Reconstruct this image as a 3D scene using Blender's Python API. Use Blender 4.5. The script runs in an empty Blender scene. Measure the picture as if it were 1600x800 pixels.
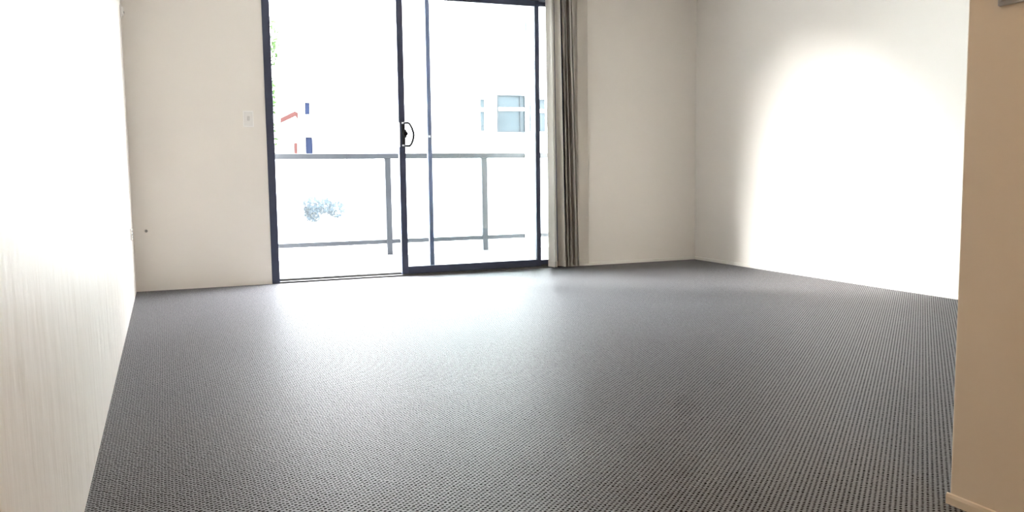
import bpy, bmesh, math, random
from mathutils import Vector, Matrix
random.seed(7)
sc = bpy.context.scene
COL = sc.collection

# ---------------------------------------------------------------- camera
cd = bpy.data.cameras.new('camera'); cam = bpy.data.objects.new('camera', cd); COL.objects.link(cam)
cd.sensor_width = 36.0; cd.lens = 29.977
r = Vector((0.92618073, -0.37685842, -0.01292264)); u = Vector((0.04835153, 0.08470348, 0.99523236))
f = Vector((0.3739671, 0.92238986, -0.09667241))
cam.matrix_world = Matrix(((r.x, u.x, -f.x, 0), (r.y, u.y, -f.y, 0), (r.z, u.z, -f.z, 0.8), (0, 0, 0, 1)))
cd.clip_start = 0.02; cd.clip_end = 300
sc.camera = cam

# ---------------------------------------------------------------- sky: bright hazy overcast
SKY = 27.0      # zenith radiance; CIE overcast falls to a third of it at the horizon
SUN = 24.0
w = bpy.data.worlds.new('sky'); sc.world = w; w.use_nodes = True
bg = w.node_tree.nodes['Background']
bg.inputs[0].default_value = (0.95, 0.965, 1.0, 1); bg.inputs[1].default_value = SKY
_N, _L = w.node_tree.nodes, w.node_tree.links
_g = _N.new('ShaderNodeTexCoord'); _s = _N.new('ShaderNodeSeparateXYZ'); _mr = _N.new('ShaderNodeMapRange')
_mr.inputs['From Min'].default_value = 0.0; _mr.inputs['From Max'].default_value = 1.0
_mr.inputs['To Min'].default_value = SKY / 3; _mr.inputs['To Max'].default_value = SKY
_L.new(_g.outputs['Generated'], _s.inputs[0]); _L.new(_s.outputs[2], _mr.inputs['Value']); _L.new(_mr.outputs[0], bg.inputs[1])

# hazy low sun from the left beyond the balcony
sl = bpy.data.lights.new('hazy_sun', 'SUN'); sl.energy = SUN; sl.angle = math.radians(28); sl.color = (1.0, 0.99, 0.975)
so = bpy.data.objects.new('hazy_sun', sl); COL.objects.link(so)
so.rotation_euler = Vector((1.0, -0.50, -0.395)).to_track_quat('-Z', 'Y').to_euler()
so.location = (-8, 14, 7)

sc.view_settings.view_transform = 'Standard'; sc.view_settings.look = 'None'
sc.view_settings.gamma = 1; sc.view_settings.use_curve_mapping = False
sc.view_settings.exposure = 1.44

# ---------------------------------------------------------------- helpers
def nodes(m): return m.node_tree.nodes, m.node_tree.links
def mat(name, color, rough=0.6, metal=0.0, spec=0.5, noise=None, bump=None, trans=0.0):
    m = bpy.data.materials.new(name); m.use_nodes = True
    N, L = nodes(m); b = N['Principled BSDF']
    b.inputs['Base Color'].default_value = (*color, 1); b.inputs['Roughness'].default_value = rough
    b.inputs['Metallic'].default_value = metal; b.inputs['Specular IOR Level'].default_value = spec
    tc = N.new('ShaderNodeTexCoord')
    if noise:
        sc_, amt = noise
        n = N.new('ShaderNodeTexNoise'); n.inputs['Scale'].default_value = sc_; n.inputs['Detail'].default_value = 4
        L.new(tc.outputs['Object'], n.inputs['Vector'])
        mx = N.new('ShaderNodeMix'); mx.data_type = 'RGBA'
        mx.inputs[6].default_value = (*[c * (1 - amt) for c in color], 1)
        mx.inputs[7].default_value = (*[min(1, c * (1 + amt)) for c in color], 1)
        L.new(n.outputs['Fac'], mx.inputs[0]); L.new(mx.outputs[2], b.inputs['Base Color'])
    if bump:
        scl, strength, dist = bump
        mp = N.new('ShaderNodeMapping')
        mp.inputs['Scale'].default_value = scl if isinstance(scl, tuple) else (scl,) * 3
        n2 = N.new('ShaderNodeTexNoise'); n2.inputs['Scale'].default_value = 1; n2.inputs['Detail'].default_value = 3
        L.new(tc.outputs['Object'], mp.inputs[0]); L.new(mp.outputs[0], n2.inputs['Vector'])
        bp = N.new('ShaderNodeBump'); bp.inputs['Strength'].default_value = strength; bp.inputs['Distance'].default_value = dist
        L.new(n2.outputs['Fac'], bp.inputs['Height']); L.new(bp.outputs[0], b.inputs['Normal'])
    return m

def glass_mat(name, tint, fac=0.0):
    m = bpy.data.materials.new(name); m.use_nodes = True
    N, L = nodes(m); N.remove(N['Principled BSDF']); out = N['Material Output']
    t = N.new('ShaderNodeBsdfTransparent'); t.inputs[0].default_value = (*tint, 1)
    g = N.new('ShaderNodeBsdfGlossy'); g.inputs['Roughness'].default_value = 0.02
    fr = N.new('ShaderNodeFresnel'); fr.inputs[0].default_value = 1.45
    mx = N.new('ShaderNodeMixShader')
    L.new(fr.outputs[0], mx.inputs[0]); L.new(t.outputs[0], mx.inputs[1]); L.new(g.outputs[0], mx.inputs[2])
    if fac:
        d = N.new('ShaderNodeBsdfTranslucent'); d.inputs[0].default_value = (0.9, 0.95, 0.97, 1)
        m2 = N.new('ShaderNodeMixShader'); m2.inputs[0].default_value = fac
        L.new(mx.outputs[0], m2.inputs[1]); L.new(d.outputs[0], m2.inputs[2]); L.new(m2.outputs[0], out.inputs[0])
    else:
        L.new(mx.outputs[0], out.inputs[0])
    return m

def box(bm, x0, x1, y0, y1, z0, z1, M=None):
    vs = [bm.verts.new((x, y, z)) for x in (x0, x1) for y in (y0, y1) for z in (z0, z1)]
    for a in ((0, 1, 3, 2), (4, 6, 7, 5), (0, 4, 5, 1), (2, 3, 7, 6), (0, 2, 6, 4), (1, 5, 7, 3)):
        bm.faces.new([vs[i] for i in a])
    if M is not None: bmesh.ops.transform(bm, matrix=M, verts=vs)
    return vs
def tube(bm, pts, rad, seg=10, flat=1.0):
    pts = [Vector(p) for p in pts]; rings = []
    for i, p in enumerate(pts):
        d = (pts[min(i + 1, len(pts) - 1)] - pts[max(i - 1, 0)]).normalized()
        a = d.cross(Vector((0, 1, 0)));
        if a.length < 1e-3: a = d.cross(Vector((1, 0, 0)))
        a.normalize(); b = d.cross(a).normalized()
        rings.append([bm.verts.new(p + a * math.cos(t) * rad + b * math.sin(t) * rad * flat) for t in [2 * math.pi * k / seg for k in range(seg)]])
    for i in range(len(rings) - 1):
        for k in range(seg):
            bm.faces.new((rings[i][k], rings[i][(k + 1) % seg], rings[i + 1][(k + 1) % seg], rings[i + 1][k]))
    bm.faces.new(rings[0][::-1]); bm.faces.new(rings[-1])
def disc(bm, c, rad, h, axis='Y', seg=20):
    c = Vector(c); A = {'Y': (Vector((1, 0, 0)), Vector((0, 0, 1)), Vector((0, 1, 0))), 'X': (Vector((0, 1, 0)), Vector((0, 0, 1)), Vector((1, 0, 0))), 'Z': (Vector((1, 0, 0)), Vector((0, 1, 0)), Vector((0, 0, 1)))}[axis]
    R = []
    for s in (0, 1):
        R.append([bm.verts.new(c + A[2] * h * s + (A[0] * math.cos(2 * math.pi * k / seg) + A[1] * math.sin(2 * math.pi * k / seg)) * rad * (1 - 0.12 * s)) for k in range(seg)])
    for k in range(seg): bm.faces.new((R[0][k], R[0][(k + 1) % seg], R[1][(k + 1) % seg], R[1][k]))
    bm.faces.new(R[0][::-1]); bm.faces.new(R[1])
def obj(name, bm, m, parent=None, bevel=0.0, smooth=False, seg=2):
    bmesh.ops.recalc_face_normals(bm, faces=bm.faces[:])
    me = bpy.data.meshes.new(name); bm.to_mesh(me); bm.free()
    me.materials.append(m)
    o = bpy.data.objects.new(name, me); COL.objects.link(o)
    if parent is not None:
        o.parent = parent
        if parent.type == 'EMPTY': o.location = -parent.location if parent.parent is None else (0, 0, 0)
        if parent.type == 'EMPTY' and parent.rotation_euler.z: o.matrix_parent_inverse = Matrix()
    if smooth:
        for p in me.polygons: p.use_smooth = True
    if bevel:
        b = o.modifiers.new('bevel', 'BEVEL'); b.width = bevel; b.segments = seg; b.limit_method = 'ANGLE'
    return o
def bx(*a): bm = bmesh.new(); box(bm, *a); return bm
def bxs(lst):
    bm = bmesh.new()
    for a in lst: box(bm, *a)
    return bm
def thing(name, label, cat, loc=(0, 0, 0), group=None):
    o = bpy.data.objects.new(name, None); COL.objects.link(o); o.location = loc; o.empty_display_size = 0.1
    o['label'] = label; o['category'] = cat
    if group: o['group'] = group
    return o
def tag(o, label, cat, group=None):
    o['label'] = label; o['category'] = cat
    if group: o['group'] = group
    return o
def struct(o, label=None, cat=None):
    o['kind'] = 'structure'
    if label: o['label'] = label
    if cat: o['category'] = cat
    return o

# ---------------------------------------------------------------- materials
CREAM = (0.81, 0.77, 0.715)
paint = mat('cream_paint', CREAM, 0.55, spec=0.35, noise=(3, 0.012), bump=(140, 0.05, 0.001))
paint_satin = mat('cream_satin_paint', CREAM, 0.40, spec=0.11, noise=(2, 0.012), bump=((11, 11, 3.5), 0.7, 0.016))
paint_hall = mat('cream_paint_warm_shade', (0.74, 0.62, 0.47), 0.5, spec=0.3, noise=(3, 0.012), bump=(140, 0.05, 0.001))  # cream wall paint with the hall's warm, dim light mixed into its colour
ceil_m = mat('white_ceiling_paint', (0.82, 0.81, 0.78), 0.8, bump=(120, 0.05, 0.001))
skirt = mat('skirting_paint', (0.78, 0.75, 0.69), 0.4)
alu = mat('dark_navy_aluminium', (0.040, 0.050, 0.088), 0.42, spec=0.4, noise=(30, 0.08))
sill_m = mat('worn_sill_aluminium', (0.06, 0.058, 0.055), 0.5, noise=(60, 0.2))
blackm = mat('black_handle_enamel', (0.015, 0.016, 0.018), 0.6, spec=0.2)
steel = mat('bright_latch_steel', (0.75, 0.77, 0.8), 0.3, metal=0.6)
plastic = mat('white_switch_plastic', (0.90, 0.885, 0.86), 0.35)
plastic_r = mat('pale_grey_rocker', (0.58, 0.565, 0.545), 0.4)
plastic_d = mat('ivory_switch_plastic', (0.76, 0.745, 0.72), 0.4)
plastic_g = mat('grey_switch_plastic', (0.42, 0.39, 0.36), 0.4)
slot = mat('dark_slot', (0.02, 0.02, 0.02), 0.7)
greycap = mat('grey_cap', (0.3, 0.29, 0.27), 0.5)
rail_m = mat('grey_powdercoated_steel', (0.030, 0.034, 0.040), 0.6, spec=0.3, noise=(20, 0.1))
glass = glass_mat('clear_door_glass', (0.96, 0.98, 0.975))
bglass = glass_mat('balustrade_glass', (0.93, 0.97, 0.98), 0.008)
render_m = mat('white_render', (0.62, 0.62, 0.61), 0.8, noise=(4, 0.03), bump=(60, 0.2, 0.004))
tile_m = mat('pale_balcony_tile', (0.5, 0.5, 0.49), 0.6, noise=(6, 0.05))
pave_m = mat('pale_paving', (0.38, 0.38, 0.37), 0.85, noise=(1.5, 0.06))
pane_m = mat('blue_grey_window_glass', (0.020, 0.026, 0.030), 0.3, spec=0.08, noise=(1.5, 0.35))
pane_d = mat('dark_blue_window_glass', (0.004, 0.007, 0.018), 0.3, spec=0.05, noise=(2.5, 0.4))
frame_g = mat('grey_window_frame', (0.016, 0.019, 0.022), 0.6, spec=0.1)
frame_w = mat('white_window_frame', (0.75, 0.77, 0.77), 0.5)
redbrown = mat('red_brown_timber', (0.022, 0.008, 0.007), 0.8, spec=0.1, noise=(8, 0.2))
roof_m = mat('pale_metal_roof', (0.7, 0.7, 0.7), 0.5, noise=(3, 0.04))
leaf_m = mat('green_leaf', (0.012, 0.026, 0.006), 0.7, spec=0.05, noise=(5, 0.5))
leaf_b = mat('blue_grey_leaf', (0.018, 0.028, 0.036), 0.8, spec=0.05, noise=(4, 0.4))
bark = mat('grey_bark', (0.12, 0.10, 0.08), 0.9, noise=(12, 0.3), bump=(30, 0.5, 0.01))

# vane fabric: translucent beige weave
fab = bpy.data.materials.new('beige_blind_fabric'); fab.use_nodes = True
N, L = nodes(fab); b = N['Principled BSDF']; b.inputs['Roughness'].default_value = 0.85; b.inputs['Specular IOR Level'].default_value = 0.15
tc = N.new('ShaderNodeTexCoord'); mp = N.new('ShaderNodeMapping'); mp.inputs['Scale'].default_value = (900, 900, 700)
nz = N.new('ShaderNodeTexNoise'); nz.inputs['Scale'].default_value = 1
cr = N.new('ShaderNodeMix'); cr.data_type = 'RGBA'; cr.inputs[6].default_value = (0.57, 0.53, 0.47, 1); cr.inputs[7].default_value = (0.70, 0.655, 0.59, 1)
tr = N.new('ShaderNodeBsdfTranslucent'); ms = N.new('ShaderNodeMixShader'); ms.inputs[0].default_value = 0.10
L.new(tc.outputs['Object'], mp.inputs[0]); L.new(mp.outputs[0], nz.inputs['Vector']); L.new(nz.outputs['Fac'], cr.inputs[0])
L.new(cr.outputs[2], b.inputs['Base Color']); L.new(cr.outputs[2], tr.inputs[0])
L.new(b.outputs[0], ms.inputs[1]); L.new(tr.outputs[0], ms.inputs[2]); L.new(ms.outputs[0], N['Material Output'].inputs[0])

# carpet: staggered loop-pile lattice (columns 8.5 mm, rows 14 mm)
carpet = bpy.data.materials.new('grey_loop_pile_carpet'); carpet.use_nodes = True
N, L = nodes(carpet); b = N['Principled BSDF']
def mth(op, a, c=None, d=None):
    n = N.new('ShaderNodeMath'); n.operation = op
    for i, v in enumerate((a, c, d)):
        if v is None: continue
        if isinstance(v, (int, float)): n.inputs[i].default_value = v
        else: L.new(v, n.inputs[i])
    return n.outputs[0]
tc = N.new('ShaderNodeTexCoord'); sep = N.new('ShaderNodeSeparateXYZ')
wn = N.new('ShaderNodeTexNoise'); wn.inputs['Scale'].default_value = 45; wn.inputs['Detail'].default_value = 2
L.new(tc.outputs['Object'], wn.inputs['Vector']); L.new(tc.outputs['Object'], sep.inputs[0])
wob = mth('MULTIPLY', mth('SUBTRACT', wn.outputs['Fac'], 0.5), 0.011)
A_, B_ = 0.0087, 0.0158
cx = mth('COSINE', mth('MULTIPLY', mth('ADD', sep.outputs[0], wob), math.pi / A_))
cy = mth('COSINE', mth('MULTIPLY', mth('ADD', sep.outputs[1], wob), 2 * math.pi / B_))
lat = mth('MULTIPLY', cx, cy)                      # +1 in the gaps between loops
pit = N.new('ShaderNodeMapRange'); pit.interpolation_type = 'SMOOTHSTEP'
pit.inputs['From Min'].default_value = -0.05; pit.inputs['From Max'].default_value = 0.62
L.new(lat, pit.inputs['Value'])
fn = N.new('ShaderNodeTexNoise'); fn.inputs['Scale'].default_value = 160; fn.inputs['Detail'].default_value = 3
L.new(tc.outputs['Object'], fn.inputs['Vector'])
big = N.new('ShaderNodeTexNoise'); big.inputs['Scale'].default_value = 1.3; big.inputs['Detail'].default_value = 3
L.new(tc.outputs['Object'], big.inputs['Vector'])
loopv = mth('ADD', mth('MULTIPLY', mth('SUBTRACT', fn.outputs['Fac'], 0.5), 1.3), mth('ADD', 0.93, mth('MULTIPLY', big.outputs['Fac'], 0.14)))
val = mth('MULTIPLY', loopv, mth('SUBTRACT', 1.0, mth('MULTIPLY', pit.outputs[0], 0.97)))
cm = N.new('ShaderNodeMix'); cm.data_type = 'RGBA'; cm.clamp_factor = False
cm.inputs[6].default_value = (0, 0, 0, 1); cm.inputs[7].default_value = (0.176, 0.173, 0.182, 1)
L.new(val, cm.inputs[0]); L.new(cm.outputs[2], b.inputs['Base Color'])
b.inputs['Roughness'].default_value = 0.45; L.new(mth('MULTIPLY', mth('SUBTRACT', 1.0, pit.outputs[0]), 0.06), b.inputs['Specular IOR Level'])
bp = N.new('ShaderNodeBump'); bp.inputs['Strength'].default_value = 0.6; bp.inputs['Distance'].default_value = 0.003
hh = mth('SUBTRACT', mth('MULTIPLY', fn.outputs['Fac'], 0.4), pit.outputs[0])
L.new(hh, bp.inputs['Height']); L.new(bp.outputs[0], b.inputs['Normal'])

# ---------------------------------------------------------------- room shell
XL, YB, XR = -0.216, 6.531, 4.444
XN, YN = 1.702, 1.437
ZC = 2.55; YR = -1.9; T = 0.12
DX0, DX1, DH = 0.714, 3.14, 2.25
struct(obj('floor', bx(XL - T, XR + T, YR - T, YB + 0.005, -0.1, 0.0), carpet))
struct(obj('ceiling', bx(XL - T, XR + T, YR - T, YB + 0.2, ZC, ZC + 0.12), ceil_m))
struct(obj('wall_left', bx(XL - T, XL, YR - T, YB + 0.2, -0.1, ZC), paint_satin))
struct(obj('wall_right', bx(XR, XR + T, YN - 0.1, YB + 0.2, -0.1, ZC), paint))
struct(obj('wall_back', bxs([(XL, DX0, YB, YB + 0.2, -0.1, ZC), (DX1, XR, YB, YB + 0.2, -0.1, ZC), (DX0, DX1, YB, YB + 0.2, DH, ZC)]), paint))
struct(obj('wall_front', bx(XL, XN, YR - T, YR, -0.1, ZC), paint))
bm = bmesh.new(); box(bm, XN, XR + T, YR - T, YN, -0.1, ZC)
struct(obj('wall_hall', bm, paint_hall, bevel=0.006, seg=3))
def skirting(name, a, c, n):
    """small coved skirting strip from a to c, n = direction into the room"""
    bm = bmesh.new(); a, c, n = Vector(a), Vector(c), Vector(n)
    k = 0.5 if name == 'baseboard_hall' else 1.0
    prof = [(0, 0), (0.009 * k, 0), (0.009 * k, 0.018), (0.006 * k, 0.025), (0, 0.027)]
    rs = [[bm.verts.new(p + n * q[0] + Vector((0, 0, q[1]))) for q in prof] for p in (a, c)]
    for k in range(5): bm.faces.new((rs[0][k], rs[0][(k + 1) % 5], rs[1][(k + 1) % 5], rs[1][k]))
    bm.faces.new(rs[0]); bm.faces.new(rs[1][::-1])
    return struct(obj(name, bm, skirt if name != 'baseboard_hall' else paint_hall))
skirting('baseboard_back', (DX1, YB, 0), (XR, YB, 0), (0, -1, 0))
skirting('baseboard_right', (XR, YN, 0), (XR, YB, 0), (-1, 0, 0))
skirting('baseboard_hall', (XN, YR, 0), (XN, YN + 0.006, 0), (-1, 0, 0))

# ---------------------------------------------------------------- sliding door (setting)
door = bpy.data.objects.new('door_1', None); COL.objects.link(door); struct(door)
door['label'] = 'dark navy aluminium sliding glass door standing half open'
Y0, Y1 = YB - 0.006, YB + 0.13
obj('door_frame', bxs([(DX0, 0.770, Y0, Y1, 0, DH), (3.085, DX1, Y0, Y1, 0, DH), (0.770, 3.085, Y0, Y1, 2.205, DH)]), alu, door, 0.002)
s = obj('door_sill', bxs([(0.770, 3.085, Y0, Y1, 0.0, 0.012), (0.770, 3.085, YB + 0.045, YB + 0.049, 0.012, 0.024), (0.770, 3.085, YB + 0.095, YB + 0.099, 0.012, 0.024)]), sill_m, door)
s['label'] = 'thin worn grey door track'
def panel(x0, x1, y0, y1, ls, rs, tr_, br, nm):
    p = obj(nm, bxs([(x0, x0 + ls, y0, y1, 0.016, 2.204), (x1 - rs, x1, y0, y1, 0.016, 2.204), (x0 + ls, x1 - rs, y0, y1, tr_, 2.204), (x0 + ls, x1 - rs, y0, y1, 0.016, br)]), alu, door, 0.0015)
    ym = (y0 + y1) / 2
    g = obj('glass_pane', bx(x0 + ls - 0.004, x1 - rs + 0.004, ym - 0.003, ym + 0.003, br - 0.004, tr_ + 0.004), glass, p)
    g['label'] = 'clear glass'
    return p
sp = panel(1.715, 2.920, YB + 0.012, YB + 0.045, 0.052, 0.040, 2.157, 0.073, 'sliding_panel')
panel(1.962, 3.083, YB + 0.062, YB + 0.092, 0.036, 0.030, 2.17, 0.062, 'fixed_panel')
# D handle on the sliding panel's left stile
yh = YB + 0.012
bm = bmesh.new()
tube(bm, [(1.742, yh - 0.006, 1.197), (1.757, yh - 0.022, 1.200), (1.782, yh - 0.030, 1.199), (1.797, yh - 0.030, 1.190), (1.812, yh - 0.030, 1.160), (1.824, yh - 0.030, 1.122), (1.826, yh - 0.030, 1.104), (1.818, yh - 0.030, 1.068), (1.805, yh - 0.030, 1.036), (1.790, yh - 0.030, 1.022), (1.772, yh - 0.030, 1.020), (1.755, yh - 0.022, 1.024), (1.742, yh - 0.006, 1.026)], 0.0095)
h = obj('door_handle', bm, blackm, door, smooth=True); h['label'] = 'black D-shaped pull handle'
bm = bmesh.new(); box(bm, 1.738, 1.762, yh - 0.008, yh, 1.010, 1.212)
disc(bm, (1.764, yh - 0.018, 1.118), 0.020, 0.018, 'Y'); box(bm, 1.757, 1.772, yh - 0.018, yh - 0.002, 1.085, 1.150)
obj('lock_body', bm, blackm, door, 0.002)
h = obj('latch_plate', bx(1.7165, 1.7235, yh - 0.004, yh, 1.015, 1.203), steel, door, 0.001); h['label'] = 'bright steel strip of the latch'
bm = bmesh.new(); M = Matrix.Translation((1.977, YB + 0.058, 1.10))  # glint on the latch, built as a little steel cross
for a in (45, -45): box(bm, -0.010, 0.010, -0.003, 0.003, -0.003, 0.003, M @ Matrix.Rotation(math.radians(a), 4, 'Y'))
h = obj('latch_glint', bm, steel, door); h['label'] = 'small bright cross shaped as the glint on the latch'

# ---------------------------------------------------------------- vertical blind
blind = thing('vertical_blind', 'beige fabric vertical blind drawn into a stack at the right of the sliding door', 'blind', (3.1, 6.46, 0))
hr = obj('headrail', bxs([(0.66, 3.36, 6.40, 6.452, 2.285, 2.325)]), frame_w, blind, 0.003)
obj('rail_bracket', bxs([(0.80, 0.83, 6.395, YB, 2.325, 2.335), (0.80, 0.83, YB - 0.006, YB, 2.29, 2.335)]), frame_w, blind)
obj('rail_bracket', bxs([(3.25, 3.28, 6.395, YB, 2.325, 2.335), (3.25, 3.28, YB - 0.006, YB, 2.29, 2.335)]), frame_w, blind)
def vane(xb, xt, yf, w, ang, ang_t, curve, zb):
    """one fabric vane: front edge at (xb, yf) below and (xt, yf) above; ang from the wall direction"""
    bm = bmesh.new(); n, m_ = 9, 14; th = 0.0011; grid = []
    hem = bmesh.new(); hg = []
    for j in range(m_ + 1):
        z = zb + (2.285 - zb) * j / m_; t = (z - zb) / (2.285 - zb)
        a = math.radians(ang + (ang_t - ang) * t); x0 = xb + (xt - xb) * t
        row = []
        for i in range(n + 1):
            s = i / n; c = curve * math.sin(s * math.pi) + 0.0015 * math.sin(t * 5 + xb * 40) * s
            X_ = x0 - math.cos(a) * w * s + math.sin(a) * c; Y_ = yf + math.sin(a) * w * s + math.cos(a) * c
            nx, ny = math.sin(a), math.cos(a)
            row.append([bm.verts.new((X_ + nx * th * k, Y_ + ny * th * k, z)) for k in (-0.5, 0.5)])
        grid.append(row)
    for j in range(m_):
        for i in range(n):
            for k in (0, 1):
                bm.faces.new((grid[j][i][k], grid[j][i + 1][k], grid[j + 1][i + 1][k], grid[j + 1][i][k]))
        for i in (0, n):
            bm.faces.new((grid[j][i][0], grid[j][i][1], grid[j + 1][i][1], grid[j + 1][i][0]))
    for jj in (0, m_):
        for i in range(n):
            bm.faces.new((grid[jj][i][0], grid[jj][i][1], grid[jj][i + 1][1], grid[jj][i + 1][0]))
    v = obj('vane', bm, fab, blind, smooth=False)
    a = math.radians(ang)
    hm = bmesh.new(); rows = []
    for z in (zb - 0.001, zb + 0.043, zb + 0.046):
        ring = []; k_ = 0.0024 if z < zb + 0.045 else 0.0008
        for sgn in (-1, 1):
            for i in (range(n + 1) if sgn < 0 else range(n, -1, -1)):
                s = i / n; c = curve * math.sin(s * math.pi)
                X_ = xb - math.cos(a) * w * s + math.sin(a) * (c + sgn * k_); Y_ = yf - 0.0015 + math.sin(a) * (w + 0.003) * s + math.cos(a) * (c + sgn * k_)
                ring.append(hm.verts.new((X_, Y_, z)))
        rows.append(ring)
    K = len(rows[0])
    for q in range(2):
        for i in range(K): hm.faces.new((rows[q][i], rows[q][(i + 1) % K], rows[q + 1][(i + 1) % K], rows[q + 1][i]))
    hm.faces.new(rows[0][::-1]); hm.faces.new(rows[2])
    hem_o = obj('hem_weight', hm, fab, v); hem_o.location = (0, 0, 0)
    return v
VZ = 0.016
for (xb, xt, yo, ang, ang_t, cv) in [(2.981, 2.971, 0, 78, 80, 0.004), (2.993, 2.981, 0.028, 96, 96, 0.002), (3.001, 2.986, 0.006, 100, 100, 0.002), (3.018, 3.002, 0.034, 95, 95, 0.002),
                                 (3.078, 3.042, -0.004, 73, 82, 0.006), (3.094, 3.058, 0.030, 102, 102, 0.002),
                                 (3.110, 3.072, 0.0, 105, 106, -0.003), (3.134, 3.092, 0.0, 108, 106, 0.002), (3.150, 3.106, 0.032, 102, 102, -0.002),
                                 (3.182, 3.126, -0.002, 100, 102, 0.003), (3.196, 3.140, 0.032, 100, 100, 0.002), (3.208, 3.152, 0.0, 110, 108, -0.002)]:
    vane(xb, xt, 6.405 + yo, 0.089, ang, ang_t, cv, VZ)
vane(3.330, 3.326, 6.470, 0.089, 8, 14, 0.004, VZ + 0.008)

# ---------------------------------------------------------------- wall fittings
sw = thing('light_switch', 'white rectangular light switch on the back wall just left of the sliding door', 'switch', (0.591, YB, 1.157))
obj('switch_plate', bx(0.554, 0.628, YB - 0.009, YB, 1.158, 1.276), plastic, sw, 0.003)
obj('inner_plate', bx(0.561, 0.621, YB - 0.013, YB - 0.008, 1.167, 1.267), plastic_d, sw, 0.002)
obj('rocker', bx(0.583, 0.600, YB - 0.019, YB - 0.012, 1.205, 1.236), plastic_r, sw, 0.002)
po = thing('power_outlet', 'white power outlet low on the left wall near the back corner', 'outlet', (XL, 6.047, 0.40))
obj('outlet_plate', bx(XL, XL + 0.010, 5.990, 6.105, 0.402, 0.474), plastic, po, 0.003)
for yy in (6.018, 6.077):
    rk = obj('rocker', bx(XL + 0.009, XL + 0.014, yy - 0.006, yy + 0.006, 0.450, 0.466), plastic, po, 0.001)
    bm = bmesh.new()
    for dy, a in ((-0.007, 25), (0.007, -25)):
        box(bm, -0.0005, 0.0008, -0.001, 0.001, -0.004, 0.004, Matrix.Translation((XL + 0.010, yy + dy, 0.434)) @ Matrix.Rotation(math.radians(a), 4, 'X'))
    box(bm, XL + 0.0095, XL + 0.0108, yy - 0.001, yy + 0.001, 0.414, 0.423)
    obj('socket_slots', bm, slot, po)
wf = thing('wall_fitting', 'small white fitting high on the left wall in the back corner', 'fitting', (XL, 6.42, 1.88))
obj('fitting_plate', bx(XL, XL + 0.008, 6.385, 6.462, 1.880, 1.955), plastic, wf, 0.002)
obj('fitting_body', bx(XL + 0.007, XL + 0.020, 6.400, 6.448, 1.890, 1.945), plastic, wf, 0.003)
obj('cable_clip', bx(XL + 0.019, XL + 0.024, 6.415, 6.430, 1.905, 1.918), greycap, wf, 0.001)
bm = bmesh.new(); disc(bm, (-0.132, YB, 0.427), 0.010, -0.004, 'Y'); disc(bm, (-0.132, YB - 0.004, 0.427), 0.004, -0.003, 'Y')
tag(obj('screw_cap', bm, greycap), 'small round grey screw cap low on the back wall near the left corner', 'cap')
hs = thing('hall_switch', 'white wall switch on the hall wall at the top right corner of the photo', 'switch', (XN, 1.32, 1.144))
obj('switch_plate', bx(XN - 0.009, XN, 1.240, 1.356, 1.146, 1.220), plastic_g, hs, 0.003)
obj('inner_plate', bx(XN - 0.013, XN - 0.008, 1.249, 1.347, 1.155, 1.211), plastic_g, hs, 0.002)
obj('rocker', bx(XN - 0.018, XN - 0.012, 1.285, 1.315, 1.172, 1.196), plastic_g, hs, 0.002)

# hallway ceiling light, behind the camera
hl = thing('ceiling_light', 'round warm ceiling light in the hall behind the viewer', 'light', (0.75, -0.6, ZC))
bm = bmesh.new(); disc(bm, (0.75, -0.6, ZC), 0.17, -0.03, 'Z', 32); obj('light_base', bm, frame_w, hl)
em = mat('warm_diffuser', (0.9, 0.85, 0.75), 0.5); eb = em.node_tree.nodes['Principled BSDF']
eb.inputs['Emission Color'].default_value = (1.0, 0.60, 0.27, 1); eb.inputs['Emission Strength'].default_value = 32.0
bm = bmesh.new(); bmesh.ops.create_uvsphere(bm, u_segments=28, v_segments=14, radius=0.15)
bmesh.ops.delete(bm, geom=[v for v in bm.verts if v.co.z > 0.001], context='VERTS')
for v in bm.verts: v.co.z *= 0.45; v.co += Vector((0.75, -0.6, ZC - 0.03))
obj('diffuser', bm, em, hl, smooth=True)

# ---------------------------------------------------------------- balcony
struct(obj('balcony_floor', bx(-1.6, 5.8, YB + 0.2, 7.42, -0.20, -0.012), tile_m), 'pale tiled balcony floor beyond the door', 'floor')
struct(obj('balcony_kerb', bx(-1.6, 5.8, 7.22, 7.40, -0.012, 0.104), render_m), 'low white kerb carrying the balcony railing', 'kerb')
struct(obj('balcony_pier', bx(3.085, 3.205, 7.22, 7.35, 0.104, 0.99), render_m, bevel=0.004), 'short white pier between the two railing sections', 'pier')
def railing(x0, x1, posts, label):
    t = thing('balcony_railing', label, 'railing', ((x0 + x1) / 2, 7.284, 0.104), 'balcony railing sections')
    obj('top_rail', bx(x0, x1, 7.26, 7.31, 0.938, 0.984), rail_m, t, 0.004)
    obj('bottom_rail', bx(x0, x1, 7.27, 7.30, 0.202, 0.239), rail_m, t, 0.003)
    for p in posts:
        q = obj('post', bx(p - 0.026, p + 0.026, 7.262, 7.306, 0.109, 0.939), rail_m, t, 0.003)
        obj('base_plate', bx(p - 0.030, p + 0.030, 7.245, 7.323, 0.104, 0.110), rail_m, q)
    ed = [x0] + list(posts) + [x1]
    for a, c in zip(ed[:-1], ed[1:]):
        if c - a > 0.15:
            g = obj('glass_panel', bx(a + (0.035 if a != x0 else 0.006), c - (0.035 if c != x1 else 0.006), 7.281, 7.287, 0.236, 0.938), bglass, t)
railing(-1.5, 3.083, (-0.9, -0.05, 0.79, 1.80, 2.69), 'grey steel balcony railing with glass panels behind the sliding door')
railing(3.207, 5.7, (3.9, 4.8), 'grey steel railing section partly seen beside the blind, right of the white pier')

# ---------------------------------------------------------------- outside
struct(obj('ground', bx(-60, 70, 7.6, 90, -3.3, -3.2), pave_m), 'pale paved ground below the balcony', 'ground')

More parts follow.
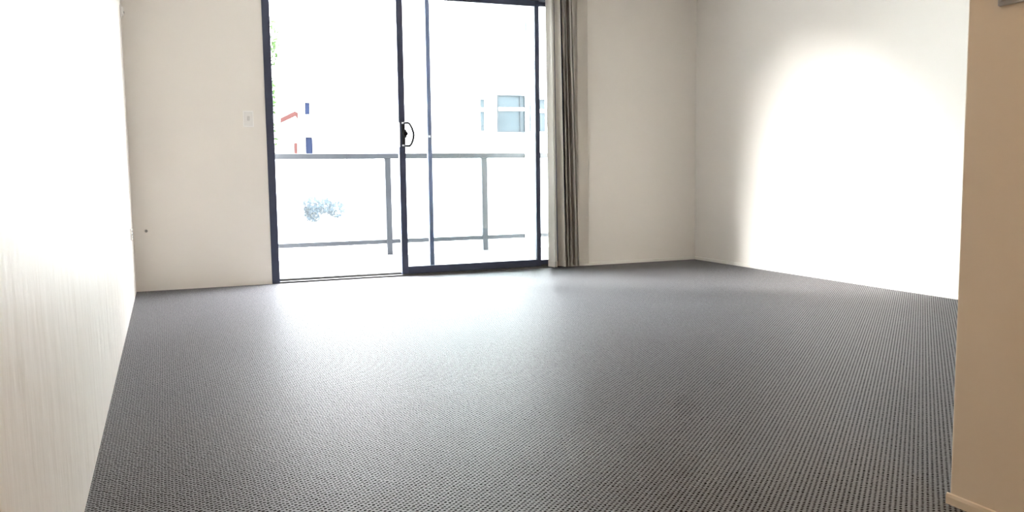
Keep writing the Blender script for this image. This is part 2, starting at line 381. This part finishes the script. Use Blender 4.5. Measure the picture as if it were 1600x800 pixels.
apt = thing('apartment_building', 'white rendered apartment building seen through the sliding panel, right of the railing post', 'building', (13, 24, -3.2))
YF = 24.0
obj('wall', bx(5.6, 22, YF, 31, -3.2, 9.5), render_m, apt)
obj('roof', bx(5.4, 22.2, YF - 0.2, 31.2, 9.5, 9.7), roof_m, apt)
def bwin(x0, x1, z0, z1, yf, par, fm, pm, mull=(), tz=None, fw=0.05, dep=0.07):
    L_ = [(x0, x0 + fw, yf - dep, yf, z0, z1), (x1 - fw, x1, yf - dep, yf, z0, z1), (x0 + fw, x1 - fw, yf - dep, yf, z1 - fw, z1), (x0 + fw, x1 - fw, yf - dep, yf, z0, z0 + fw)]
    for m_ in mull: L_.append((m_, m_ + 0.05, yf - dep + 0.005, yf, z0 + fw, z1 - fw))
    wd = obj('window', bxs(L_), fm, par)
    zs = [(z0 + fw, z1 - fw)] if tz is None else [(z0 + fw, tz), (tz + 0.10, z1 - fw)]
    if tz is not None: obj('transom', bx(x0 + fw, x1 - fw, yf - dep + 0.004, yf, tz, tz + 0.10), frame_w, wd)
    xs = [x0 + fw] + [v for m_ in mull for v in (m_, m_ + 0.05)] + [x1 - fw]
    for i in range(0, len(xs), 2):
        for a, c in zs:
            obj('pane', bx(xs[i], xs[i + 1], yf - 0.03, yf - 0.002, a, c), pm, wd)
    return wd
bwin(8.72, 8.92, 2.02, 3.02, YF, apt, frame_w, pane_m, (), 2.63, 0.03)
bwin(9.30, 10.20, 2.02, 3.13, YF, apt, frame_g, pane_m, (10.02,), 2.66, 0.035)
bwin(10.30, 10.42, 2.02, 2.95, YF, apt, frame_w, pane_m, (), None, 0.03)
bwin(10.50, 11.05, 2.02, 3.05, YF, apt, frame_w, pane_m, (10.86,), 2.62, 0.03)
bwin(11.3, 12.6, 2.02, 3.13, YF, apt, frame_g, pane_m, (11.9,), 2.66, 0.04)
pale = mat('pane_sky_reflection', (0.75, 0.77, 0.75), 0.4)  # sky reflected in the upper panes, painted as a pale colour
wq = bwin(8.72, 10.26, 4.42, 5.30, YF, apt, frame_w, pale, (9.45,), None, 0.05)
obj('frame_bar', bx(10.225, 10.262, YF - 0.09, YF - 0.05, 4.45, 5.29), frame_g, wq)['label'] = 'thin grey green edge bar'  # grey green bar of the upper window's frame
bwin(8.9, 10.4, 6.9, 8.1, YF, apt, frame_w, pale, (9.6,), None, 0.05)
obj('ledge', bx(8.4, 12.9, YF - 0.16, YF, 1.86, 1.96), render_m, apt)

apb = thing('apartment_building', 'long white apartment block far off, seen through the open left half of the door', 'building', (0, 28, -3.2))
YG = 28.0
obj('wall', bx(-6.5, 5.55, YG, 34, -3.2, 8.6), render_m, apb)
obj('roof', bx(-6.7, 5.4, YG - 0.2, 34.2, 8.6, 8.8), roof_m, apb)
bwin(4.26, 4.475, 1.42, 2.03, YG, apb, pane_d, pane_d, (), None, 0.02)
bwin(4.25, 4.45, 2.72, 3.14, YG, apb, frame_w, pane_d, (), None, 0.02)
for xx in (-5, -2.6, -0.3): 
    for zz in (0.6, 3.4): bwin(xx, xx + 1.1, zz, zz + 1.2, YG, apb, frame_w, pane_m, (xx + 0.52,), None, 0.05)

hse = thing('gabled_house', 'low white house with a red-brown timber barge board behind the left door jamb', 'house', (1.5, 21, -3.2))
obj('wall', bx(-2.0, 2.82, 20.1, 25, -3.2, 0.25), render_m, hse)
bm = bmesh.new()   # raking upper wall and skillion roof
def prism(bm, pts, y0, y1):
    a = [bm.verts.new((x, y0, z)) for x, z in pts]; c = [bm.verts.new((x, y1, z)) for x, z in pts]; n = len(pts)
    for k in range(n): bm.faces.new((a[k], a[(k + 1) % n], c[(k + 1) % n], c[k]))
    bm.faces.new(a[::-1]); bm.faces.new(c)
prism(bm, [(-1.6, 0.2), (2.82, 0.2), (2.82, 2.15), (-1.6, 0.25)], 20.12, 25); obj('gable_wall', bm, render_m, hse)
bm = bmesh.new(); prism(bm, [(-1.9, 0.16), (2.84, 2.18), (2.84, 2.24), (-1.9, 0.22)], 19.98, 25.2); obj('roof', bm, roof_m, hse)
bm = bmesh.new(); prism(bm, [(2.50, 1.99), (2.84, 2.15), (2.88, 2.08), (2.90, 2.22), (2.82, 2.26), (2.50, 2.10)], 19.92, 19.98); o = obj('barge_board', bm, redbrown, hse); o['label'] = 'red brown raking barge board'
obj('shutter', bx(2.80, 2.87, 20.05, 20.10, 1.28, 1.55), redbrown, hse, 0.01)['label'] = 'narrow red brown shutter'

def foliage(bm, c, rad, n, size, rnd, squash=1.0, hollow=0.35):
    for _ in range(n):
        d = Vector((rnd.gauss(0, 1), rnd.gauss(0, 1), rnd.gauss(0, 1) )).normalized() * (hollow + (1 - hollow) * rnd.random() ** 0.5)
        p = Vector(c) + Vector((d.x * rad, d.y * rad, d.z * rad * squash)); s = size * rnd.uniform(0.6, 1.3)
        a = Vector((rnd.gauss(0, 1), rnd.gauss(0, 1), rnd.gauss(0, 1))).normalized(); b_ = a.orthogonal().normalized(); q = a.cross(b_)
        vs = [bm.verts.new(p + v) for v in (a * s, b_ * s * 0.38 + q * s * 0.06, -a * s, -b_ * s * 0.38 + q * s * 0.06)]
        bm.faces.new(vs)
def tree(name, label, x, y, zb, crowns, n, size, lm, seed, trunk_h):
    rnd = random.Random(seed); t = thing(name, label, 'tree', (x, y, zb))
    bm = bmesh.new(); tube(bm, [(x, y, zb), (x + 0.05, y, zb + trunk_h * 0.5), (x - 0.04, y + 0.03, zb + trunk_h)], 0.07, 9)
    for cx_, cz_, rr in crowns:
        tube(bm, [(x, y, zb + trunk_h * 0.55), ((x + cx_) / 2 + 0.05, y, (zb + trunk_h * 0.6 + cz_) / 2), (cx_, y, cz_)], 0.025, 7)
    obj('trunk', bm, bark, t)
    bm = bmesh.new()
    for cx_, cz_, rr in crowns: foliage(bm, (cx_, y, cz_), rr, n, size, rnd)
    o = obj('foliage', bm, lm, t); o['kind'] = 'stuff'
tree('leafy_tree', 'green leafy tree whose outermost leaves peek past the left door jamb', 1.15, 17, -3.2,
     [(1.31, 3.30, 0.86), (1.36, 2.35, 0.74), (1.19, 1.55, 0.88), (0.6, 2.8, 0.9)], 1500, 0.07, leaf_m, 3, 5.2)
tree('small_tree', 'pale blue-green tree top seen through the railing glass below the top rail', 3.9, 23, -3.2,
     [(3.62, 0.00, 0.25), (3.95, -0.02, 0.22), (4.25, -0.10, 0.24), (3.62, -0.22, 0.22)], 330, 0.06, leaf_b, 5, 2.6)
